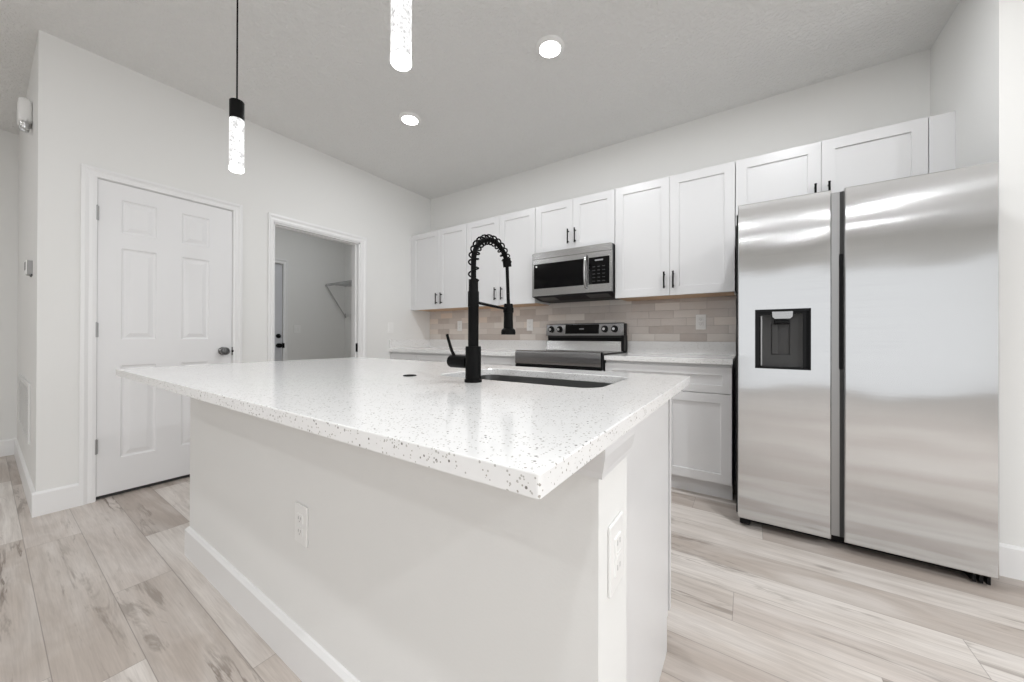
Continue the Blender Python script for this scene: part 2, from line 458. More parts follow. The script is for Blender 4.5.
# casings
def casing(name, y0, y1, yo0, yo1, ztop_in, ztop_out, x=0.0, s=1):
    """door casing on a wall facing +x; y0,y1 inner edges, yo0,yo1 outer edges"""
    b = NB()
    def leg(ya, yb_):   # ya inner, yb_ outer
        d = 1 if yb_ > ya else -1
        w_ = abs(yb_-ya)
        pr = [(x, ya), (x+s*0.011, ya), (x+s*0.014, ya+d*w_*0.25), (x+s*0.012, ya+d*w_*0.5), (x+s*0.019, ya+d*w_*0.75), (x+s*0.017, yb_), (x, yb_)]
        prism(b, pr, 'z', 0.0, ztop_out)
    leg(y0, yo0); leg(y1, yo1)
    w_ = ztop_out - ztop_in
    pr = [(x, ztop_in), (x+s*0.011, ztop_in), (x+s*0.0142, ztop_in+w_*0.25), (x+s*0.0122, ztop_in+w_*0.5), (x+s*0.0192, ztop_in+w_*0.75), (x+s*0.0172, ztop_out), (x, ztop_out)]
    prism(b, pr, 'y', yo0+0.0008, yo1-0.0008)
    return struct(name, b, 'trim')
casing('trim_1', D0, D1, -2.895, -2.057, ZD+0.004, 2.1076)
casing('trim_2', O0, O1, -1.870, -0.933, ZD-0.006, 2.1076)
casing('trim_3', LD0, LD1, LD0-0.055, -0.850, 2.053, 2.115, x=XH)
# jamb lining of the laundry opening, door stops
b = NB()
box(b, -T-0.002, 0.002, O0, O0+0.011, 0, ZD-0.008); box(b, -T-0.002, 0.002, O1-0.015, O1, 0, ZD-0.008)
box(b, -T-0.002, 0.002, O0, O1, ZD-0.018, ZD-0.0075)
box(b, -0.075, -0.04, O0+0.011, O0+0.018, 0, ZD-0.018); box(b, -0.075, -0.04, O1-0.026, O1-0.015, 0, ZD-0.018)
box(b, -0.075, -0.04, O0+0.018, O1-0.026, ZD-0.026, ZD-0.018)
struct('trim_4', b, 'trim')
b = NB()  # jamb of door_1
box(b, -T, 0.002, D0-0.001, D0+0.0025, 0, ZD); box(b, -T, 0.002, D1-0.0025, D1+0.001, 0, ZD); box(b, -T, 0.002, D0, D1, ZD-0.0005, ZD+0.002)
struct('trim_5', b, 'trim')

# ------------------------------------------------------------------ doors
def knob(parent, x, y, z, mat, s=1, label=None):
    b = NB()
    lathe(b, [(0, 0), (0.030, 0), (0.031, 0.006), (0.026, 0.010), (0.013, 0.013), (0.012, 0.030), (0.022, 0.036), (0.030, 0.046), (0.030, 0.058), (0.022, 0.068), (0, 0.071)], (x, y, z), 'X', 28)
    return link('door_knob', b, mat, parent, 40, label)
b = NB()
panels = []
for (a, c) in ((-2.722, -2.555), (-2.423, -2.265)):
    for (z0, z1) in ((0.248, 0.852), (1.022, 1.622), (1.722, 1.940)):
        panels.append((a, c, z0, z1))
PROF6 = [(0.006, -0.006), (0.014, -0.008), (0.020, -0.007), (0.040, -0.0015), (0.043, -0.001)]
panelled(b, lambda u, v, d: (-0.002+d, u, v), D0+0.005, D1-0.005, 0.027, ZD-0.004, 0.028, panels, PROF6)
door1 = link('door_1', b, 'door'); door1['kind'] = 'structure'
b = NB(); box(b, -0.05, -0.030, D0+0.0025, D1-0.0025, 0.0, 0.029); struct('door_gap_shade', b, 'slot')  # dark strip standing in for the shade in the gap under door_1
for z in (1.823, 1.082, 0.341):
    b = NB(); cyl(b, (0.006, D0-0.001, z-0.045), (0.006, D0-0.001, z+0.045), 0.0065, seg=14)
    cyl(b, (0.006, D0-0.001, z+0.045), (0.006, D0-0.001, z+0.052), 0.0075, 0.004, seg=14)
    box(b, -0.001, 0.001, D0-0.001, D0+0.010, z-0.045, z+0.045)
    box(b, 0.002, 0.0035, D0-0.008, D0-0.001, z-0.045, z+0.045)
    link('hinge', b, 'hinge', door1, 40)
knob(door1, 0.0, -2.180, 0.930, 'darknickel')
b = NB(); box(b, -0.01, 0.0035, D1-0.004, D1+0.010, 0.895, 0.960, 0.0015); cyl(b, (0.0035, D1+0.004, 0.928), (0.012, D1+0.004, 0.928), 0.012, 0.006, 14)
o = link('strike_plate', b, 'black', door1, 40, 'black strike plate on the jamb')
# laundry outside door
b = NB()
panels = []
for (a, c) in ((-1.60, -1.36), (-1.25, -1.03)):
    for (z0, z1) in ((0.25, 0.85), (1.02, 1.62), (1.72, 1.94)): panels.append((a, c, z0, z1))
panelled(b, lambda u, v, d: (XH-0.02+d, u, v), LD0+0.003, LD1-0.004, 0.012, 2.045, 0.04, panels, PROF6)
door2 = link('door_2', b, 'laundrydoor'); door2['kind'] = 'structure'
knob(door2, XH-0.018, -0.955, 0.921, 'black', label='black round knob')
b = NB(); lathe(b, [(0, 0), (0.030, 0), (0.030, 0.012), (0.022, 0.020), (0.010, 0.022), (0.010, 0.030), (0, 0.031)], (XH-0.018, -0.955, 1.052), 'X', 24)
link('deadbolt', b, 'black', door2, 40, 'round black deadbolt')
b = NB(); box(b, XH-0.01, XH+0.014, LD1-0.003, LD1+0.018, 0.885, 0.955, 0.002); link('strike_plate', b, 'black', door2, 40)
b = NB(); box(b, -0.085, -0.02, O1-0.018, O1-0.0135, 0.885, 0.975, 0.001); cyl(b, (-0.015, O1-0.017, 0.885), (-0.015, O1-0.017, 0.975), 0.006, seg=12)
tag(link('jamb_hinge', b, 'black', None, 40), 'small black hinge on the right jamb of the open laundry doorway', 'hinge')

# wire shelf in laundry
sh = thing('wire_shelf', 'grey wire shelf with a diagonal brace, high on the laundry room back wall', 'shelf', (-1.0, -0.005, 1.85))
b = NB()
for y in (-0.31, -0.16, -0.01): cyl(b, (XH+0.01, y, 1.845), (-0.16, y, 1.845), 0.004, seg=8)
cyl(b, (XH+0.01, -0.315, 1.815), (-0.16, -0.315, 1.815), 0.005, seg=8)
x = XH+0.02
while x < -0.17:
    cyl(b, (x, -0.005, 1.849), (x, -0.312, 1.849), 0.0019, seg=6, cap=False)
    cyl(b, (x, -0.314, 1.849), (x, -0.316, 1.815), 0.0019, seg=6, cap=False); x += 0.026
link('shelf_deck', b, 'caulk', sh)
for x in (XH+0.03, -0.95, -0.25):
    b = NB(); cyl(b, (x, -0.31, 1.815), (x, -0.012, 1.37), 0.006, seg=8); box(b, x-0.012, x+0.012, -0.012, 0.0, 1.345, 1.41); cyl(b, (x-0.01, -0.315, 1.822), (x+0.01, -0.315, 1.822), 0.013, seg=12)
    link('brace', b, 'caulk', sh)
b = NB(); box(b, XH+0.01, -0.16, -0.008, 0.0, 1.365, 1.405, 0.002); link('wall_rail', b, 'vent', sh)
# laundry wall plate
b = NB(); box(b, XH, XH+0.006, -0.765, -0.675, 1.095, 1.205, 0.002)
o = thing('light_switch', 'white double switch plate on the laundry room far wall', 'switch', (XH, -0.72, 1.15)); link('plate', b, 'plate', o)
for y in (-0.74, -0.70):
    b = NB(); box(b, XH+0.005, XH+0.009, y-0.011, y+0.011, 1.125, 1.175, 0.0015); link('rocker', b, 'plate', o)

# ------------------------------------------------------------------ wall plates
def plate(label, cat, c, normal, kind='duplex', w_=0.074, h_=0.122, group=None, name=None):
    """c = centre on wall; normal in '+x','-y'"""
    n = name or ('electrical_outlet' if kind != 'switch' else 'light_switch')
    root = thing(n, label, cat, c, group)
    def mp(b, u0, u1, v0, v1, d0, d1, bev=0.0):
        if normal == '+x': box(b, c[0]+d0, c[0]+d1, c[1]+u0, c[1]+u1, c[2]+v0, c[2]+v1, bev)
        else: box(b, c[0]+u0, c[0]+u1, c[1]-d1, c[1]-d0, c[2]+v0, c[2]+v1, bev)
    b = NB(); mp(b, -w_/2, w_/2, -h_/2, h_/2, 0, 0.006, 0.0025); link('plate', b, 'plate', root)
    if kind == 'duplex':
        for s_ in (-1, 1):
            b = NB(); mp(b, -0.017, 0.017, s_*0.0195-0.014, s_*0.0195+0.014, 0.004, 0.0085, 0.002); r_ = link('receptacle', b, 'plate', root)
            b = NB()
            for u in (-0.0065, 0.0065): mp(b, u-0.0012, u+0.0012, s_*0.0195-0.003, s_*0.0195+0.006, 0.008, 0.0088)
            mp(b, -0.002, 0.002, s_*0.0195-0.010, s_*0.0195-0.0065, 0.008, 0.0088)
            link('slots', b, 'slotgrey', r_)
    elif kind == 'gfci':
        b = NB(); mp(b, -0.017, 0.017, -0.034, 0.034, 0.004, 0.0085, 0.002); r_ = link('receptacle', b, 'plate', root)
        for s_ in (-1, 1):
            b = NB()
            for u in (-0.0065, 0.0065): mp(b, u-0.0012, u+0.0012, s_*0.022-0.004, s_*0.022+0.005, 0.008, 0.0088)
            link('slots', b, 'slotgrey', r_)
        b = NB(); mp(b, -0.008, 0.008, 0.0015, 0.0065, 0.008, 0.0095, 0.0005); mp(b, -0.008, 0.008, -0.0065, -0.0015, 0.008, 0.0095, 0.0005); link('test_buttons', b, 'plate', r_)
    else:
        b = NB(); mp(b, -0.017, 0.017, -0.034, 0.034, 0.004, 0.0085, 0.002); link('rocker', b, 'plate', root)
    return root
plate('white outlet plate low on the island front wall, facing the room', 'outlet', (2.2755, -2.675, 0.461), '-y')
plate('white outlet plate on the narrow right end of the island wall', 'outlet', (3.229, -2.594, 0.655), '+x', 'gfci')
plate('white switch plate on the left wall at the end of the back counter', 'switch', (0.0, -0.614, 1.150), '+x', 'switch')
plate('white outlet on the tile backsplash nearest the left corner', 'outlet', (0.519, -0.010, 1.180), '-y')
plate('white outlet on the tile backsplash just left of the range', 'outlet', (1.507, -0.010, 1.174), '-y')
plate('white outlet on the tile backsplash between the range and the refrigerator', 'outlet', (3.110, -0.010, 1.172), '-y')

# ------------------------------------------------------------------ hall wall objects
t = thing('thermostat', 'small white thermostat on the hall-side wall left of the panelled door', 'thermostat', (-0.375, YL, 1.475))
b = NB(); box(b, -0.42, -0.33, YL-0.020, YL, 1.43, 1.52, 0.002); link('housing', b, 'slotgrey', t)
b = NB(); box(b, -0.42, -0.33, YL-0.026, YL-0.0205, 1.43, 1.52, 0.002); link('cover', b, 'plate', t)
b = NB(); box(b, -0.405, -0.345, YL-0.0275, YL-0.025, 1.46, 1.51, 0.0008); link('screen', b, 'greyplastic', t)
b = NB(); box(b, -0.424, -0.326, YL-0.006, YL, 1.424, 1.434); link('wall_bracket', b, 'greyplastic', t)
t = thing('wall_detector', 'white rounded detector with two small grey heads, high on the wall near the ceiling', 'detector', (-0.47, YL, 2.48))
b = NB(); box(b, -0.545, -0.40, YL-0.055, YL, 2.405, 2.565, 0.020, 4); link('housing', b, 'plate', t, 50)
for x in (-0.455, -0.395):
    b = NB(); lathe(b, [(0, -0.03), (0.017, -0.028), (0.021, -0.012), (0.021, 0.006), (0.014, 0.014), (0, 0.016)], (x, YL-0.030, 2.39), 'Z', 20)
    h_ = link('lamp_head', b, 'chrome', t, 40)
    b = NB(); cyl(b, (x, YL-0.03, 2.40), (x, YL-0.024, 2.43), 0.006, seg=10); link('swivel', b, 'plate', h_)
t = thing('return_air_grille', 'white return air grille low on the hall-side wall by the floor', 'vent', (-0.95, YL, 0.54))
b = NB()
box(b, -1.50, -0.42, YL-0.010, YL, 0.70, 0.735, 0.002); box(b, -1.50, -0.42, YL-0.010, YL, 0.345, 0.38, 0.002)
box(b, -1.50, -1.465, YL-0.010, YL, 0.38, 0.70, 0.002); box(b, -0.455, -0.42, YL-0.010, YL, 0.38, 0.70, 0.002)
link('frame', b, 'vent', t)
b = NB(); z = 0.39
while z < 0.70:
    box(b, -1.465, -0.455, YL-0.008, YL-0.0065, z, z+0.011); z += 0.016
box(b, -1.465, -0.455, YL-0.003, YL, 0.38, 0.70)
link('louvers', b, 'vent', t)

# ================================================================== CABINETS
def bar_pull(parent, x, y, z0, z1):
    b = NB(); zc = 0.018
    cyl(b, (x, y-0.028, z0), (x, y-0.028, z1), 0.0058, seg=12)
    for z in (z0+zc, z1-zc): cyl(b, (x, y, z), (x, y-0.028, z), 0.0050, seg=10)
    for z in (z0, z1-0.006): cyl(b, (x, y-0.028, z), (x, y-0.028, z+0.006), 0.0068, seg=12)
    return link('handle', b, 'black', parent, 40)
def shaker(parent, name, x0, x1, z0, z1, y=-0.325, mat='cab', fr=0.062):
    b = NB()
    panelled(b, lambda u, v, d: (u, y-d, v), x0, x1, z0, z1, 0.019,
             [(x0+fr, x1-fr, z0+min(fr, (z1-z0)*0.3), z1-min(fr, (z1-z0)*0.3))], [(0.0012, -0.0085), (0.002, -0.0090)])
    return link(name, b, mat, parent)
ZT, ZB = 2.273, 1.369
def upper(label, x0, x1, z0, splits, handles, fill=None, hz=None, wood=True):
    t = thing('upper_cabinet', label, 'cabinet', ((x0+x1)/2, 0, z0), 'white upper cabinets along the back wall')
    b = NB(); box(b, x0+0.0008, x1-0.0008, -0.304, -0.0095, z0+0.004, ZT, 0.0006, 1); link('carcass', b, 'cab', t)
    if wood:
        b = NB(); box(b, x0+0.012, x1-0.012, -0.302, -0.012, z0+0.0005, z0+0.0045); link('underside', b, 'cabwood', t, label='natural wood underside')
    xs = splits
    for i in range(len(xs)-1):
        d = shaker(t, 'door', xs[i]+0.0024, xs[i+1]-0.0024, z0, ZT-0.001)
        if handles[i] is not None: bar_pull(d, handles[i], -0.325, *(hz or (1.420, 1.546)))
    return t
upper('pair of white upper cabinet doors in the far left corner, furthest from the refrigerator', 0.025, 0.896, ZB, [0.026, 0.480, 0.8945], [0.452, 0.528])
b = NB(); box(b, 0.0, 0.0245, -0.322, 0.0, ZB+0.002, ZT); tag(link('filler_strip', b, 'cab'), 'narrow white filler strip between the left wall and the corner upper cabinet', 'filler strip')
upper('pair of white upper cabinet doors behind the faucet, left of the microwave', 0.896, 1.7485, ZB, [0.8975, 1.331, 1.747], [1.288, 1.368])
upper('short white two-door upper cabinet directly above the microwave', 1.7485, 2.509, 1.8200, [1.750, 2.134, 2.5075], [2.094, 2.160], hz=(1.878, 2.006), wood=False)
upper('pair of tall white upper cabinet doors between microwave and refrigerator', 2.509, 3.3524, ZB, [2.5105, 2.9295, 3.351], [2.893, 2.957])
tf = upper('short wide white upper cabinet directly above the refrigerator', 3.3524, 4.259, 1.82, [3.354, 3.8065, 4.2575], [3.776, 3.841], hz=(1.880, 2.006), wood=False)
b = NB(); box(b, 4.261, 4.357, -0.321, 0.0, 1.82, ZT-0.001, 0.001); link('filler_panel', b, 'cab', tf)

# base cabinets on the back wall
def base_unit(label, x0, x1, n):
    t = thing('base_cabinet', label, 'cabinet', ((x0+x1)/2, 0, 0), 'white base cabinets along the back wall')
    b = NB(); box(b, x0+0.0008, x1-0.0008, -0.600, -0.002, 0.105, 0.874, 0.0006, 1); link('carcass', b, 'cab', t)
    b = NB(); box(b, x0+0.0008, x1-0.0008, -0.545, -0.002, 0.0, 0.105); link('toe_kick', b, 'cab', t)
    w_ = (x1-x0)/n
    for i in range(n):
        a, c = x0+i*w_+0.003, x0+(i+1)*w_-0.003
        if n == 2 and x0 > 2: pass
        else: shaker(t, 'drawer', a, c, 0.690, 0.852, -0.620, fr=0.05)
        shaker(t, 'door', a, c, 0.118, 0.683, -0.620, fr=0.057)
    if x0 > 2: shaker(t, 'drawer', x0+0.003, x1-0.003, 0.690, 0.852, -0.620, fr=0.05)
    return t
base_unit('white base cabinet in the far left corner under the back counter', 0.001, 0.870, 2)
base_unit('white base cabinet just left of the range', 0.870, 1.744, 2)
base_unit('white base cabinet with drawers and doors between range and refrigerator', 2.530, 3.345, 2)

def counter(label, x0, x1, side=None):
    t = thing('countertop', label, 'countertop', ((x0+x1)/2, -0.3, 0.876))
    b = NB(); box(b, x0, x1, -0.640, -0.0005, 0.8755, 0.909, 0.002); link('slab', b, 'quartz', t)
    b = NB(); box(b, x0, x1, -0.0205, -0.0005, 0.909, 1.0135, 0.0015); link('backsplash_lip', b, 'quartz', t)
    if side: b = NB(); box(b, 0.0005, 0.0205, -0.636, -0.021, 0.909, 1.0135, 0.0015); link('side_lip', b, 'quartz', t)
counter('speckled white quartz back counter running left of the range into the corner', 0.0005, 1.7445, True)
counter('speckled white quartz back counter between the range and the refrigerator', 2.529, 3.349)
b = NB(); box(b, 0.0, 3.3495, -0.009, -0.0002, 1.0138, 1.369); box(b, 1.748, 2.5095, -0.009, -0.0002, 0.92, 1.0138)
box(b, 1.748, 2.5095, -0.009, -0.0002, 1.369, 1.389)
tag(link('tile_backsplash', b, 'tile'), 'glossy beige brick tile backsplash between back counter and upper cabinets', 'backsplash')

# ================================================================== MICROWAVE
t = thing('microwave', 'stainless over-the-range microwave with black glass door under the short cabinet', 'microwave', (2.14, 0, 1.40))
MX0, MX1, MZ0, MZ1, MY = 1.7655, 2.5075, 1.422, 1.8165, -0.40
b = NB(); prism(b, [(-0.38, 1.418), (-0.38, 1.815), (-0.012, 1.815), (-0.012, 1.390), (-0.22, 1.390)], 'x', 1.752, 2.5075); link('case', b, 'darkcase', t)
b = NB(); box(b, MX0, MX1, MY, -0.381, 1.757, MZ1, 0.003); v_ = link('vent_panel', b, 'steel2', t)
b = NB()
for i in range(26): box(b, MX0+0.03+i*0.0265, MX0+0.048+i*0.0265, MY+0.012, MY+0.02, MZ1-0.004, MZ1+0.0006)
link('vent_slots', b, 'slot', v_)
b = NB()
def mwmap(u, v, d): return (u, MY-d, v)
panelled(b, mwmap, MX0, MX1, MZ0, 1.755, 0.018, [(1.781, 2.268, 1.487, 1.712), (2.312, 2.489, 1.487, 1.712)], [(0.0008, -0.003), (0.001, -0.006)])
dm = link('door', b, 'steel2', t)
b = NB(); box(b, 1.7825, 2.2665, MY+0.001, MY+0.0055, 1.4885, 1.7105, 0.001); link('window', b, 'glassblack', dm)
b = NB(); box(b, 2.3135, 2.4875, MY+0.001, MY+0.0055, 1.4885, 1.7105, 0.001); cp = link('control_panel', b, 'glassblack', t)
for r_ in range(5):
    for c_ in range(3):
        b = NB(); box(b, 2.345+c_*0.042, 2.368+c_*0.042, MY+0.0002, MY+0.0012, 1.510+r_*0.030, 1.516+r_*0.030); link('key', b, 'keys', cp)
b = NB(); box(b, 2.365, 2.435, MY+0.0002, MY+0.0012, 1.680, 1.692); link('clock_display', b, 'display', cp)
b = NB(); cyl(b, (1.806, MY+0.0015, 1.690), (1.806, MY, 1.690), 0.009, seg=16); link('badge', b, 'plate', dm, label='small white round badge')
b = NB()
pts = []
for i in range(17):
    k = i/16; z = 1.462 + k*0.275
    pts.append((2.290, MY-0.008-0.034*math.sin(PI*k)**0.6, z))
tube(b, pts, 0.0105, 12); link('handle', b, 'steel2', dm, 60)
for xa, xb in ((1.80, 1.97), (2.27, 2.46)):
    b = NB(); box(b, xa, xb, -0.36, -0.25, 1.4125, 1.4165)
    for q_ in b.verts: q_.co.z -= (q_.co.y+0.38)*0.175
    link('grease_filter', b, 'greyplastic', t)

# ================================================================== RANGE
t = thing('kitchen_range', 'stainless electric range with rear control panel set into the back counter', 'range', (2.13, -0.3, 0))
RX0, RX1 = 1.7505, 2.5225
b = NB(); box(b, RX0, RX1, -0.625, -0.03, 0.04, 0.912, 0.002); bd = link('body', b, 'darkcase', t)
for x in (RX0+0.04, RX1-0.04):
    for y in (-0.58, -0.08):
        b = NB(); cyl(b, (x, y, 0), (x, y, 0.042), 0.016, seg=14); link('foot', b, 'blackplastic', t)
b = NB(); box(b, RX0+0.004, RX1-0.004, -0.640, -0.115, 0.912, 0.9235, 0.003); ct = link('cooktop', b, 'glassblack', t, label='black glass cooktop')
for (x, y, r_) in ((1.95, -0.50, 0.10), (2.33, -0.50, 0.085), (1.95, -0.24, 0.075), (2.33, -0.24, 0.10)):
    b = NB(); lathe(b, [(r_-0.002, 0.9236), (r_-0.002, 0.9240), (r_, 0.9240), (r_, 0.9236)], (x, y, 0), 'Z', 48)
    link('burner_ring', b, 'greyplastic', ct)
b = NB()
pr = [(-0.625, 0.812), (-0.655, 0.812), (-0.664, 0.822), (-0.666, 0.915), (-0.660, 0.930), (-0.640, 0.9345), (-0.625, 0.932)]
prism(b, pr, 'x', RX0, RX1-0.010); link('front_trim', b, 'steel3', t, 50)
b = NB(); box(b, RX1-0.0098, RX1, -0.664, -0.625, 0.80, 0.932, 0.001); link('end_cap', b, 'blackplastic', t)
b = NB(); panelled(b, lambda u, v, d: (u, -0.664-d, v), RX0+0.002, RX1-0.002, 0.215, 0.806, 0.036, [(RX0+0.07, RX1-0.07, 0.30, 0.68)], [(0.001, -0.002)])
od = link('oven_door', b, 'steel2', t)
b = NB(); box(b, RX0+0.075, RX1-0.075, -0.668, -0.6615, 0.305, 0.675, 0.001); link('oven_window', b, 'glassblack', od)
b = NB(); box(b, RX0+0.002, RX1-0.002, -0.6655, -0.63, 0.782, 0.811); link('door_gap', b, 'blackplastic', od)
b = NB(); cyl(b, (RX0+0.05, -0.712, 0.745), (RX1-0.05, -0.712, 0.745), 0.012, seg=16)
for x in (RX0+0.075, RX1-0.075): cyl(b, (x, -0.664, 0.745), (x, -0.712, 0.745), 0.009, seg=12)
link('handle', b, 'steel2', od, 40)
b = NB(); box(b, RX0+0.002, RX1-0.002, -0.664, -0.628, 0.055, 0.208, 0.003); link('drawer', b, 'steel2', t)
# backguard
b = NB(); prism(b, [(-0.112, 0.912), (-0.090, 1.010), (-0.070, 1.012), (-0.070, 0.912)], 'x', RX0+0.002, RX1-0.024); link('backguard_riser', b, 'steel2', t)
b = NB(); prism(b, [(-0.070, 0.912), (-0.070, 1.170), (-0.012, 1.170), (-0.012, 0.912)], 'x', RX0+0.004, RX1-0.002); link('backguard_case', b, 'blackplastic', t)
b = NB(); prism(b, [(-0.071, 1.060), (-0.102, 1.060), (-0.098, 1.068), (-0.086, 1.170), (-0.078, 1.177), (-0.0695, 1.177)], 'x', RX0-0.002, RX1-0.006); cp = link('control_panel', b, 'steel3', t, 40)
b = NB(); box(b, RX1-0.0235, RX1+0.002, -0.116, -0.012, 0.9255, 1.062, 0.002); link('end_cap', b, 'blackplastic', t)
def tilt(z): return -0.098 + (z-1.068)*(0.012/0.102)
b = NB()
A = [(1.955, 1.080), (2.290, 1.080), (2.290, 1.166), (1.955, 1.166)]
f1 = [b.verts.new((x, tilt(z)-0.0022, z)) for x, z in A]; f0 = [b.verts.new((x, tilt(z)+0.001, z)) for x, z in A]
b.faces.new(f1); b.faces.new(f0[::-1])
for i in range(4): b.faces.new([f1[i], f1[(i+1) % 4], f0[(i+1) % 4], f0[i]])
dp = link('display', b, 'glassblack', cp)
b = NB(); box(b, 2.10, 2.145, -0.0958, -0.0935, 1.118, 1.130); link('clock_digits', b, 'display', dp)
for x in (1.803, 1.893, 2.344, 2.434):
    b = NB(); z = 1.122; y = tilt(z)
    lathe(b, [(0.030, 0.0), (0.031, -0.004), (0.022, -0.006), (0.021, -0.026), (0.018, -0.030), (0, -0.031)], (x, y+0.001, z), 'Y', 28)
    k_ = link('knob', b, 'blackplastic', cp, 40)
    b = NB(); cyl(b, (x, y-0.0295, z), (x, y-0.0318, z), 0.0125, seg=22); box(b, x-0.0015, x+0.0015, y-0.033, y-0.0315, z, z+0.012)
    link('knob_cap', b, 'chrome', k_, 40)
b = NB(); box(b, RX0+0.01, RX1-0.03, -0.096, -0.070, 1.046, 1.052); link('vent_slot', b, 'greyplastic', t)

# ================================================================== REFRIGERATOR
t = thing('refrigerator', 'large stainless side-by-side refrigerator with a dispenser in its left door', 'refrigerator', (3.836, -0.45, 0))
FX0, FX1, FX2, FX3, FY = 3.3810, 3.7683, 3.8208, 4.2908, -0.9024
FZ0, FZ1 = 0.0515, 1.7772
b = NB(); box(b, 3.3715, 4.286, -0.800, -0.06, 0.035, 1.757, 0.004); link('case', b, 'darkcase', t)
b = NB(); box(b, FX0+0.02, FX3-0.02, -0.820, -0.60, 0.012, 0.052)
for x in (3.415, 4.25):
    cyl(b, (x-0.014, -0.80, 0.020), (x+0.014, -0.80, 0.020), 0.020, seg=18)
for x in (4.225, 4.245, 4.265): box(b, x, x+0.012, -0.878, -0.80, 0.008, 0.050, 0.002)
box(b, 3.39, 3.44, -0.885, -0.80, 0.012, 0.050, 0.008)
link('base_grille', b, 'blackplastic', t)
# left door with dispenser opening
b = NB(); dx0, dx1, dz0, dz1 = 3.4595, 3.693, 0.881, 1.1965
def fmap(u, v, d): return (u, FY-d, v)
panelled(b, fmap, FX0+0.004, FX1-0.002, FZ0+0.004, FZ1-0.004, 0.088, [(dx0, dx1, dz0, dz1)], [(0.0012, -0.003), (0.0012, -0.075)], edge=0.004)
ld = link('door', b, 'steel', t)
b = NB()  # dispenser liner
x0, x1, z0, z1 = dx0+0.001, dx1-0.001, dz0+0.001, dz1-0.001
box(b, x0, x1, FY+0.066, FY+0.074, z0, z1); box(b, x0, x0+0.004, FY-0.0005, FY+0.07, z0, z1); box(b, x1-0.004, x1, FY-0.0005, FY+0.07, z0, z1)
box(b, x0, x1, FY-0.0005, FY+0.07, z1-0.012, z1); box(b, x0, x1, FY-0.0005, FY+0.07, z0, z0+0.006)
dsp = link('dispenser', b, 'glassblack', ld, label='black water and ice dispenser recess')
b = NB(); panelled(b, lambda u, v, d: (u, FY+0.048-d, v), 3.482, 3.665, 0.890, 1.172, 0.016, [(3.532, 3.613, 0.955, 1.120)], [(0.001, -0.010)])
link('dispenser_back', b, 'greyplastic', dsp)
b = NB(); box(b, 3.534, 3.562, FY+0.044, FY+0.056, 0.958, 1.118, 0.003); link('paddle', b, 'greyplastic', dsp)
b = NB(); prism(b, [(3.534, 1.184), (3.622, 1.184), (3.620, 1.156), (3.610, 1.146), (3.546, 1.146), (3.536, 1.156)], 'y', FY+0.006, FY+0.05); link('control_head', b, 'steel2', dsp)
b = NB(); box(b, 3.545, 3.61, FY+0.012, FY+0.05, 1.120, 1.138, 0.003); link('spout', b, 'blackplastic', dsp)
b = NB(); box(b, 3.484, 3.492, FY+0.035, FY+0.047, 0.893, 1.165, 0.002); link('light_strip', b, 'chan', dsp)
b = NB(); panelled(b, fmap, FX2+0.002, FX3-0.004, FZ0+0.004, FZ1-0.004, 0.088, [], [], edge=0.004)
link('door', b, 'steel', t)
# grip channel between the doors
b = NB(); box(b, FX1+0.002, FX2-0.002, FY+0.030, FY+0.085, FZ0+0.012, FZ1-0.008)
ch = link('grip_channel', b, 'chan', t, label='grey recessed grip channel between the doors')
b = NB(); box(b, FX2-0.018, FX2-0.003, FY+0.0275, FY+0.0305, 0.89, 1.46); link('grip_pocket', b, 'blackplastic', ch)
b = NB(); box(b, FX2-0.0155, FX2-0.0025, FY+0.0285, FY+0.031, FZ0+0.012, FZ1-0.008); link('grip_strip', b, 'greyplastic', ch)
b = NB(); box(b, FX1-0.0005, FX1+0.0035, FY+0.012, FY+0.0305, FZ0+0.012, FZ1-0.008); link('gasket', b, 'blackplastic', ch)

# ================================================================== ISLAND
t = thing('kitchen_island', 'white kitchen island base with a painted half wall and panelled end', 'island', (2.2, -2.3, 0))
IX0, IX1 = 1.2065, 3.229
b = NB(); box(b, IX0, IX1, -2.675, -2.515, 0.0, 0.8755); link('half_wall', b, 'wall', t)
# cabinets behind the wall
b = NB()
x0, x1, y0, y1 = 1.26, 3.186, -2.515, -1.952
box(b, x0, x1, y0, y0+0.02, 0.105, 0.8755); box(b, x0, x0+0.02, y0, y1, 0.105, 0.8755); box(b, x1-0.02, x1, y0, y1, 0.105, 0.8755)
box(b, x0, x1, y0, y1, 0.105, 0.125); box(b, x0, 2.28, y1-0.02, y1, 0.80, 0.8755); box(b, 2.28, 2.30, y0, y1, 0.105, 0.8755)
link('carcass', b, 'cab', t)
b = NB(); prism(b, [(-2.514, 0), (-1.962, 0), (-1.962, 0.112), (-1.946, 0.112), (-1.946, 0.8755), (-2.514, 0.8755)], 'x', 3.1865, 3.206); link('end_panel', b, 'cab', t)
b = NB(); prism(b, [(-2.514, 0), (-1.962, 0), (-1.962, 0.112), (-1.946, 0.112), (-1.946, 0.8755), (-2.514, 0.8755)], 'x', 1.240, 1.2595); link('end_panel', b, 'cab', t)
b = NB(); box(b, 1.26, 3.186, -1.985, -1.970, 0.0, 0.105); link('toe_kick', b, 'cab', t)
dxs = [1.242, 1.732, 2.222, 2.714, 3.2075]
for i in range(4):
    b = NB(); a, c = dxs[i]+0.002, dxs[i+1]-0.002
    panelled(b, lambda u, v, d: (u, -1.893+d, v), a, c, 0.112, 0.868, 0.028, [(a+0.06, c-0.06, 0.175, 0.80)], [(0.0012, -0.0085)])
    dd = link('door', b, 'cab', t)
    b = NB(); hx = (c-0.035) if i % 2 == 0 else (a+0.035)
    cyl(b, (hx, -1.865, 0.70), (hx, -1.865, 0.825), 0.0058, seg=12)
    for z in (0.72, 0.805): cyl(b, (hx, -1.893, z), (hx, -1.865, z), 0.005, seg=10)
    link('handle', b, 'black', dd, 40)
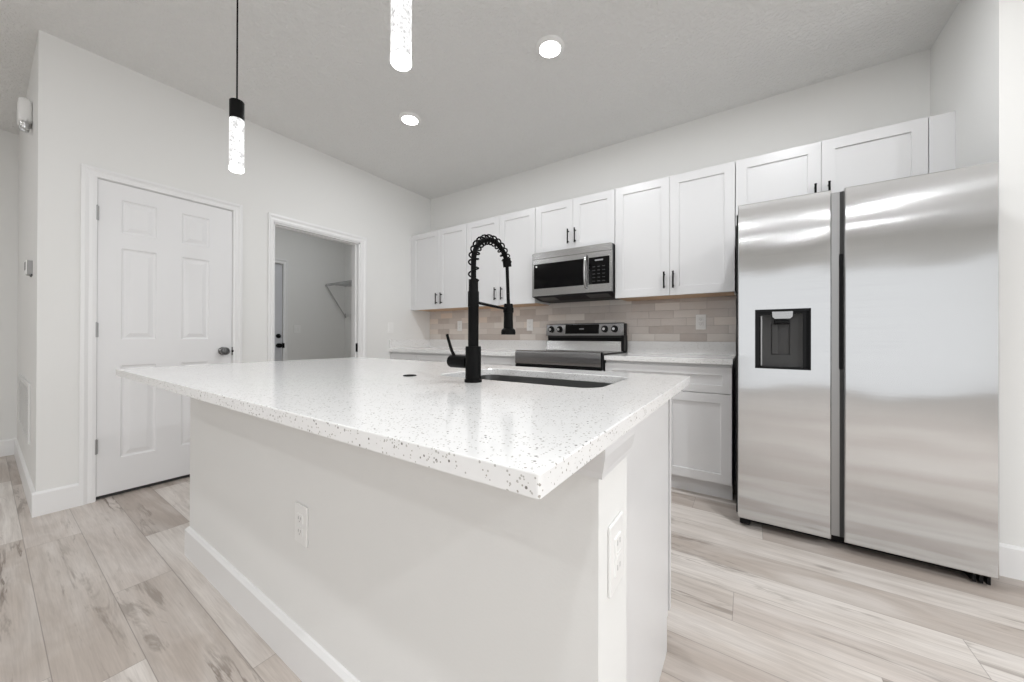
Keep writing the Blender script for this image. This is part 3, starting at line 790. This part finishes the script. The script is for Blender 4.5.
# apron trim under the counter on the half wall
b = NB()
def ring(off, z): return [(IX1+off, -2.515, z), (IX1+off, -2.675-off, z), (IX0-off, -2.675-off, z), (IX0-off, -2.515, z)]
prev = None
for off, z in ((0.0, 0.818), (0.009, 0.818), (0.010, 0.828), (0.0125, 0.838), (0.0165, 0.856), (0.0168, 0.8754), (0.0, 0.8754)):
    cur = [b.verts.new(p) for p in ring(off, z)]
    if prev:
        for i in range(3): b.faces.new([prev[i], prev[i+1], cur[i+1], cur[i]])
    prev = cur
link('apron_trim', b, 'cab', t)
# island baseboard (wraps the half wall on three sides)
b = NB(); prev = None
for off, z in ((0.0, 0.0), (0.0145, 0.0), (0.0145, 0.122), (0.006, 0.133), (0.0, 0.1355)):
    cur = [b.verts.new(p) for p in [(IX1, -2.675-off, z), (IX0-off, -2.675-off, z), (IX0-off, -2.515, z)]]
    if prev:
        for i in range(2): b.faces.new([prev[i], prev[i+1], cur[i+1], cur[i]])
    else: first = cur
    prev = cur
link('baseboard', b, 'trim', t)

# island countertop with sink cut-out
def rrect(x0, x1, y0, y1, r, n=6):
    P = []
    for cx, cy, a0 in ((x1-r, y1-r, 0), (x0+r, y1-r, PI/2), (x0+r, y0+r, PI), (x1-r, y0+r, 1.5*PI)):
        for i in range(n+1):
            a = a0 + (PI/2)*i/n; P.append((cx+r*math.cos(a), cy+r*math.sin(a)))
    return P
CX0, CX1, CY0, CY1, CZ0, CZ1 = 1.1775, 3.2526, -2.9129, -1.7836, 0.8758, 0.9032
SX0, SX1, SY0, SY1 = 2.455, 3.085, -2.300, -1.945
b = NB()
def loop(P, z): return [b.verts.new((x, y, z)) for x, y in P]
def strip(A, B):
    n = len(A)
    for i in range(n): b.faces.new([A[i], A[(i+1) % n], B[(i+1) % n], B[i]])
bv = 0.0018
outs = []
for ins, z in ((0.0, CZ0+0.001), (0.0, CZ1-bv), (bv*0.3, CZ1-bv*0.3), (bv, CZ1)):
    outs.append(loop(rrect(CX0+ins, CX1-ins, CY0+ins, CY1-ins, 0.004, 3), z))
for A, B in zip(outs, outs[1:]): strip(A, B)
ins_ = []
for ins, z in ((0.0, CZ0+0.001), (0.0, CZ1-0.002), (-0.002, CZ1)):
    ins_.append(loop(rrect(SX0+ins, SX1-ins, SY0+ins, SY1-ins, 0.065, 8), z))
for A, B in zip(ins_, ins_[1:]): strip(A, B)
def fill(A, B):
    es = []
    for L_ in (A, B):
        for i in range(len(L_)):
            e = b.edges.get((L_[i], L_[(i+1) % len(L_)]))
            es.append(e or b.edges.new((L_[i], L_[(i+1) % len(L_)])))
    bmesh.ops.triangle_fill(b, use_beauty=True, edges=es)
fill(outs[-1], ins_[-1]); fill(outs[0], ins_[0])
tag(link('island_countertop', b, 'quartz'), 'large speckled white quartz island top with an undermount sink cut-out', 'countertop')

# sink
b = NB(); n_ = 8
rings = []
for off, z in ((0.028, 0.8745), (-0.004, 0.8745), (-0.004, 0.84), (-0.001, 0.70), (0.012, 0.68), (0.035, 0.672)):
    o_ = off if z > 0.872 or off < 0 else off
    if z > 0.87 and off > 0: P = rrect(SX0-0.028, SX1+0.028, SY0-0.028, SY1+0.012, 0.07, n_)
    else:
        P = rrect(SX0+off, SX1-off, SY0+off, SY1-off, 0.06, n_)
    rings.append([b.verts.new((x, y, z)) for x, y in P])
for A, B in zip(rings, rings[1:]):
    n = len(A)
    for i in range(n): b.faces.new([A[i], A[(i+1) % n], B[(i+1) % n], B[i]])
b.faces.new(rings[-1])
sk = thing('kitchen_sink', 'undermount stainless steel sink set in the island countertop beside the faucet', 'sink', (2.77, -2.095, 0.672))
link('basin', b, 'sinksteel', sk, 50)
b = NB(); lathe(b, [(0, 0.6735), (0.028, 0.6735), (0.045, 0.675), (0.052, 0.6745), (0.052, 0.6725)], (2.77, -2.05, 0), 'Z', 32); link('drain', b, 'chrome', sk, 40)

# air switch button
b = NB(); lathe(b, [(0, CZ1+0.004), (0.014, CZ1+0.004), (0.015, CZ1+0.003), (0.022, CZ1+0.003), (0.024, CZ1+0.0005), (0.024, CZ1)], (2.408, -2.368, 0), 'Z', 32)
tag(link('disposal_button', b, 'black', None, 40), 'small round black disposal button on the island top left of the faucet', 'button')

# ================================================================== FAUCET
fx, fy, fz = 2.710, -2.372, CZ1
t = thing('kitchen_faucet', 'matte black spring pull-down faucet standing on the island', 'faucet', (fx, fy, fz))
b = NB(); lathe(b, [(0, 0), (0.0275, 0), (0.0275, 0.008), (0.0245, 0.009), (0.0245, 0.110), (0.0235, 0.112), (0.0, 0.112)], (fx, fy, fz), 'Z', 36); link('base', b, 'black', t, 40)
b = NB(); lathe(b, [(0.0165, 0.110), (0.0165, 0.236), (0.0175, 0.238), (0.0175, 0.283), (0.0150, 0.287), (0.0150, 0.322), (0.0, 0.322)], (fx, fy, fz), 'Z', 28); link('column', b, 'black', t, 40)
# lever toward -x
b = NB(); lathe(b, [(0, -0.098), (0.018, -0.097), (0.0205, -0.092), (0.0205, -0.022), (0, -0.02)], (fx, fy, fz+0.062), 'X', 28); lv = link('valve', b, 'black', t, 40)
b = NB(); tube(b, [(fx-0.080, fy, fz+0.078), (fx-0.090, fy-0.004, fz+0.100), (fx-0.108, fy-0.006, fz+0.150)], [0.0055, 0.005, 0.0048], 12); link('lever', b, 'black', lv, 40)
# hose path: up, arch toward +y, down to spray head
R_ = 0.095; zc = fz + 0.380; reach = 0.208
def path(s):
    """0..1 : column top -> over the arch -> collar"""
    if s < 0.12:
        k = s/0.12; return Vector((fx, fy, fz+0.316 + k*(zc-(fz+0.316))))
    k = (s-0.12)/0.88; a = PI - k*PI*0.90
    cy_ = fy + R_ ; 
    return Vector((fx, cy_ + R_*math.cos(a), zc + 0.088*math.sin(a)))
pts = [path(i/60) for i in range(61)]
end = pts[-1]
hose = pts + [Vector((fx, end.y + 0.010*k/8, end.z - 0.149*k/8)) for k in range(1, 9)]
b = NB(); tube(b, hose, [0.0085]*59 + [0.0062]*(len(hose)-59), 12); link('hose', b, 'black', t, 50)
b = NB(); turns = 14; spts = []; NS = turns*14
prevn = None
for i in range(NS+1):
    s_ = i/NS; p = path(s_); tdir = (path(min(1, s_+0.004)) - path(max(0, s_-0.004))).normalized()
    nx = Vector((1, 0, 0)); ny = tdir.cross(nx).normalized(); a = 2*PI*turns*s_
    spts.append(p + (nx*math.cos(a) + ny*math.sin(a))*0.0155)
tube(b, spts, 0.0027, 7); link('spring', b, 'black', t, 60)
td = (hose[62]-hose[60]).normalized()
b = NB(); cyl(b, end + Vector((0, -0.004, 0.016)), end + Vector((0, 0.003, -0.014)), 0.0150, seg=24); link('spring_collar', b, 'black', t, 40)
hy, hz = hose[-1].y, hose[-1].z
b = NB(); lathe(b, [(0, 0.004), (0.0155, 0.003), (0.0165, 0.0), (0.0165, -0.055), (0.0175, -0.085), (0.0245, -0.090), (0.0265, -0.100), (0.0255, -0.108), (0, -0.108)], (fx, hy, hz), 'Z', 30); link('spray_head', b, 'black', t, 40)
b = NB(); az = hz - 0.016
tube(b, [(fx, fy+0.012, fz+0.251), (fx, fy+0.02, fz+0.251), (fx, hy-0.014, az)], 0.0048, 10)
lathe(b, [(0.0172, -0.012), (0.0190, -0.012), (0.0190, 0.004), (0.0172, 0.004)], (fx, hy, az), 'Z', 26)
link('docking_arm', b, 'black', t, 40)

# ================================================================== PENDANTS
def pendant(x, y, label, zb=1.807):
    t = thing('pendant_light', label, 'pendant lamp', (x, y, H), 'crystal cylinder pendants over the island')
    b = NB(); lathe(b, [(0, 0), (0.060, 0), (0.060, -0.020), (0.056, -0.024), (0.008, -0.024), (0.006, -0.034), (0, -0.034)], (x, y, H), 'Z', 32); link('canopy', b, 'black', t, 40)
    b = NB(); cyl(b, (x, y, zb+0.328), (x, y, H-0.02), 0.0035, seg=10); link('cord', b, 'black', t)
    b = NB(); lathe(b, [(0, 0.334), (0.009, 0.333), (0.010, 0.326), (0.026, 0.324), (0.0285, 0.321), (0.0285, 0.238), (0, 0.238)], (x, y, zb), 'Z', 32); link('cap', b, 'black', t, 40)
    b = NB(); lathe(b, [(0, 0.0), (0.024, 0.0), (0.028, 0.004), (0.028, 0.238), (0, 0.238)], (x, y, zb), 'Z', 36); c_ = link('crystal_shade', b, 'crystal', t, 40, label='glowing bubble glass cylinder')
    b = NB(); lathe(b, [(0.0, -0.0005), (0.0245, -0.0005), (0.0286, 0.004), (0.0286, 0.018), (0.0280, 0.018)], (x, y, zb), 'Z', 36); link('rim', b, 'crystalrim', c_, 40)
pendant(1.462, -2.58, 'crystal cylinder pendant with black cap hanging over the left end of the island')
pendant(2.620, -2.582, 'crystal cylinder pendant hanging closest to the camera, cut off by the top edge')

# ================================================================== DOWNLIGHTS
def downlight(x, y, label, power=32):
    t = thing('recessed_downlight', label, 'ceiling light', (x, y, H), 'round recessed ceiling lights')
    b = NB(); lathe(b, [(0.088, 0.0), (0.088, -0.004), (0.082, -0.010), (0.068, -0.016), (0.064, -0.016), (0.064, 0.0)], (x, y, H), 'Z', 44); link('trim_ring', b, 'plate', t, 50)
    b = NB(); lathe(b, [(0, -0.020), (0.045, -0.0195), (0.060, -0.017), (0.0645, -0.013), (0.0645, -0.002), (0, -0.002)], (x, y, H), 'Z', 40); link('lens', b, 'lens', t, 40)
    l = bpy.data.lights.new('downlight_beam', 'AREA'); l.shape = 'DISK'; l.size = 0.12; l.energy = power*0.275; l.color = (0.96, 0.98, 1.0)
    lo = bpy.data.objects.new('downlight_beam', l); COL.objects.link(lo); lo.location = (x, y, H-0.024)
downlight(2.416, -1.302, 'round lit ceiling downlight over the aisle in front of the range, right of the other')
downlight(1.133, -1.298, 'round lit ceiling downlight over the aisle nearer the left wall', 20)
downlight(3.700, -1.300, 'round lit ceiling downlight over the aisle in front of the refrigerator', 32)
downlight(-0.95, -0.95, 'unseen round ceiling downlight added as fill in the laundry room', 15)  # unseen fixture, added because the laundry came out too dark
downlight(-0.60, -4.70, 'unseen round ceiling downlight added as fill in the hall', 20)  # unseen fixture, added to lift the hall walls
downlight(5.700, -3.200, 'unseen round ceiling downlight added as fill right of the island, beyond the frame', 135)  # unseen lamp, added to brighten the right wall end and floor
for x, y in ((1.133, -3.72), (2.416, -3.72), (3.700, -3.72), (1.1, -5.0), (2.9, -5.0), (4.7, -5.0), (1.1, -6.1), (2.9, -6.1), (4.7, -6.1)):  # row nearest the island is added fill for the back wall and base cabinets
    downlight(x, y, 'unseen round ceiling downlight in the living area behind the island, nearest row added as fill', (3 if y > -4.5 else 4) if x < 2 else (26 if y > -4.5 else 16))
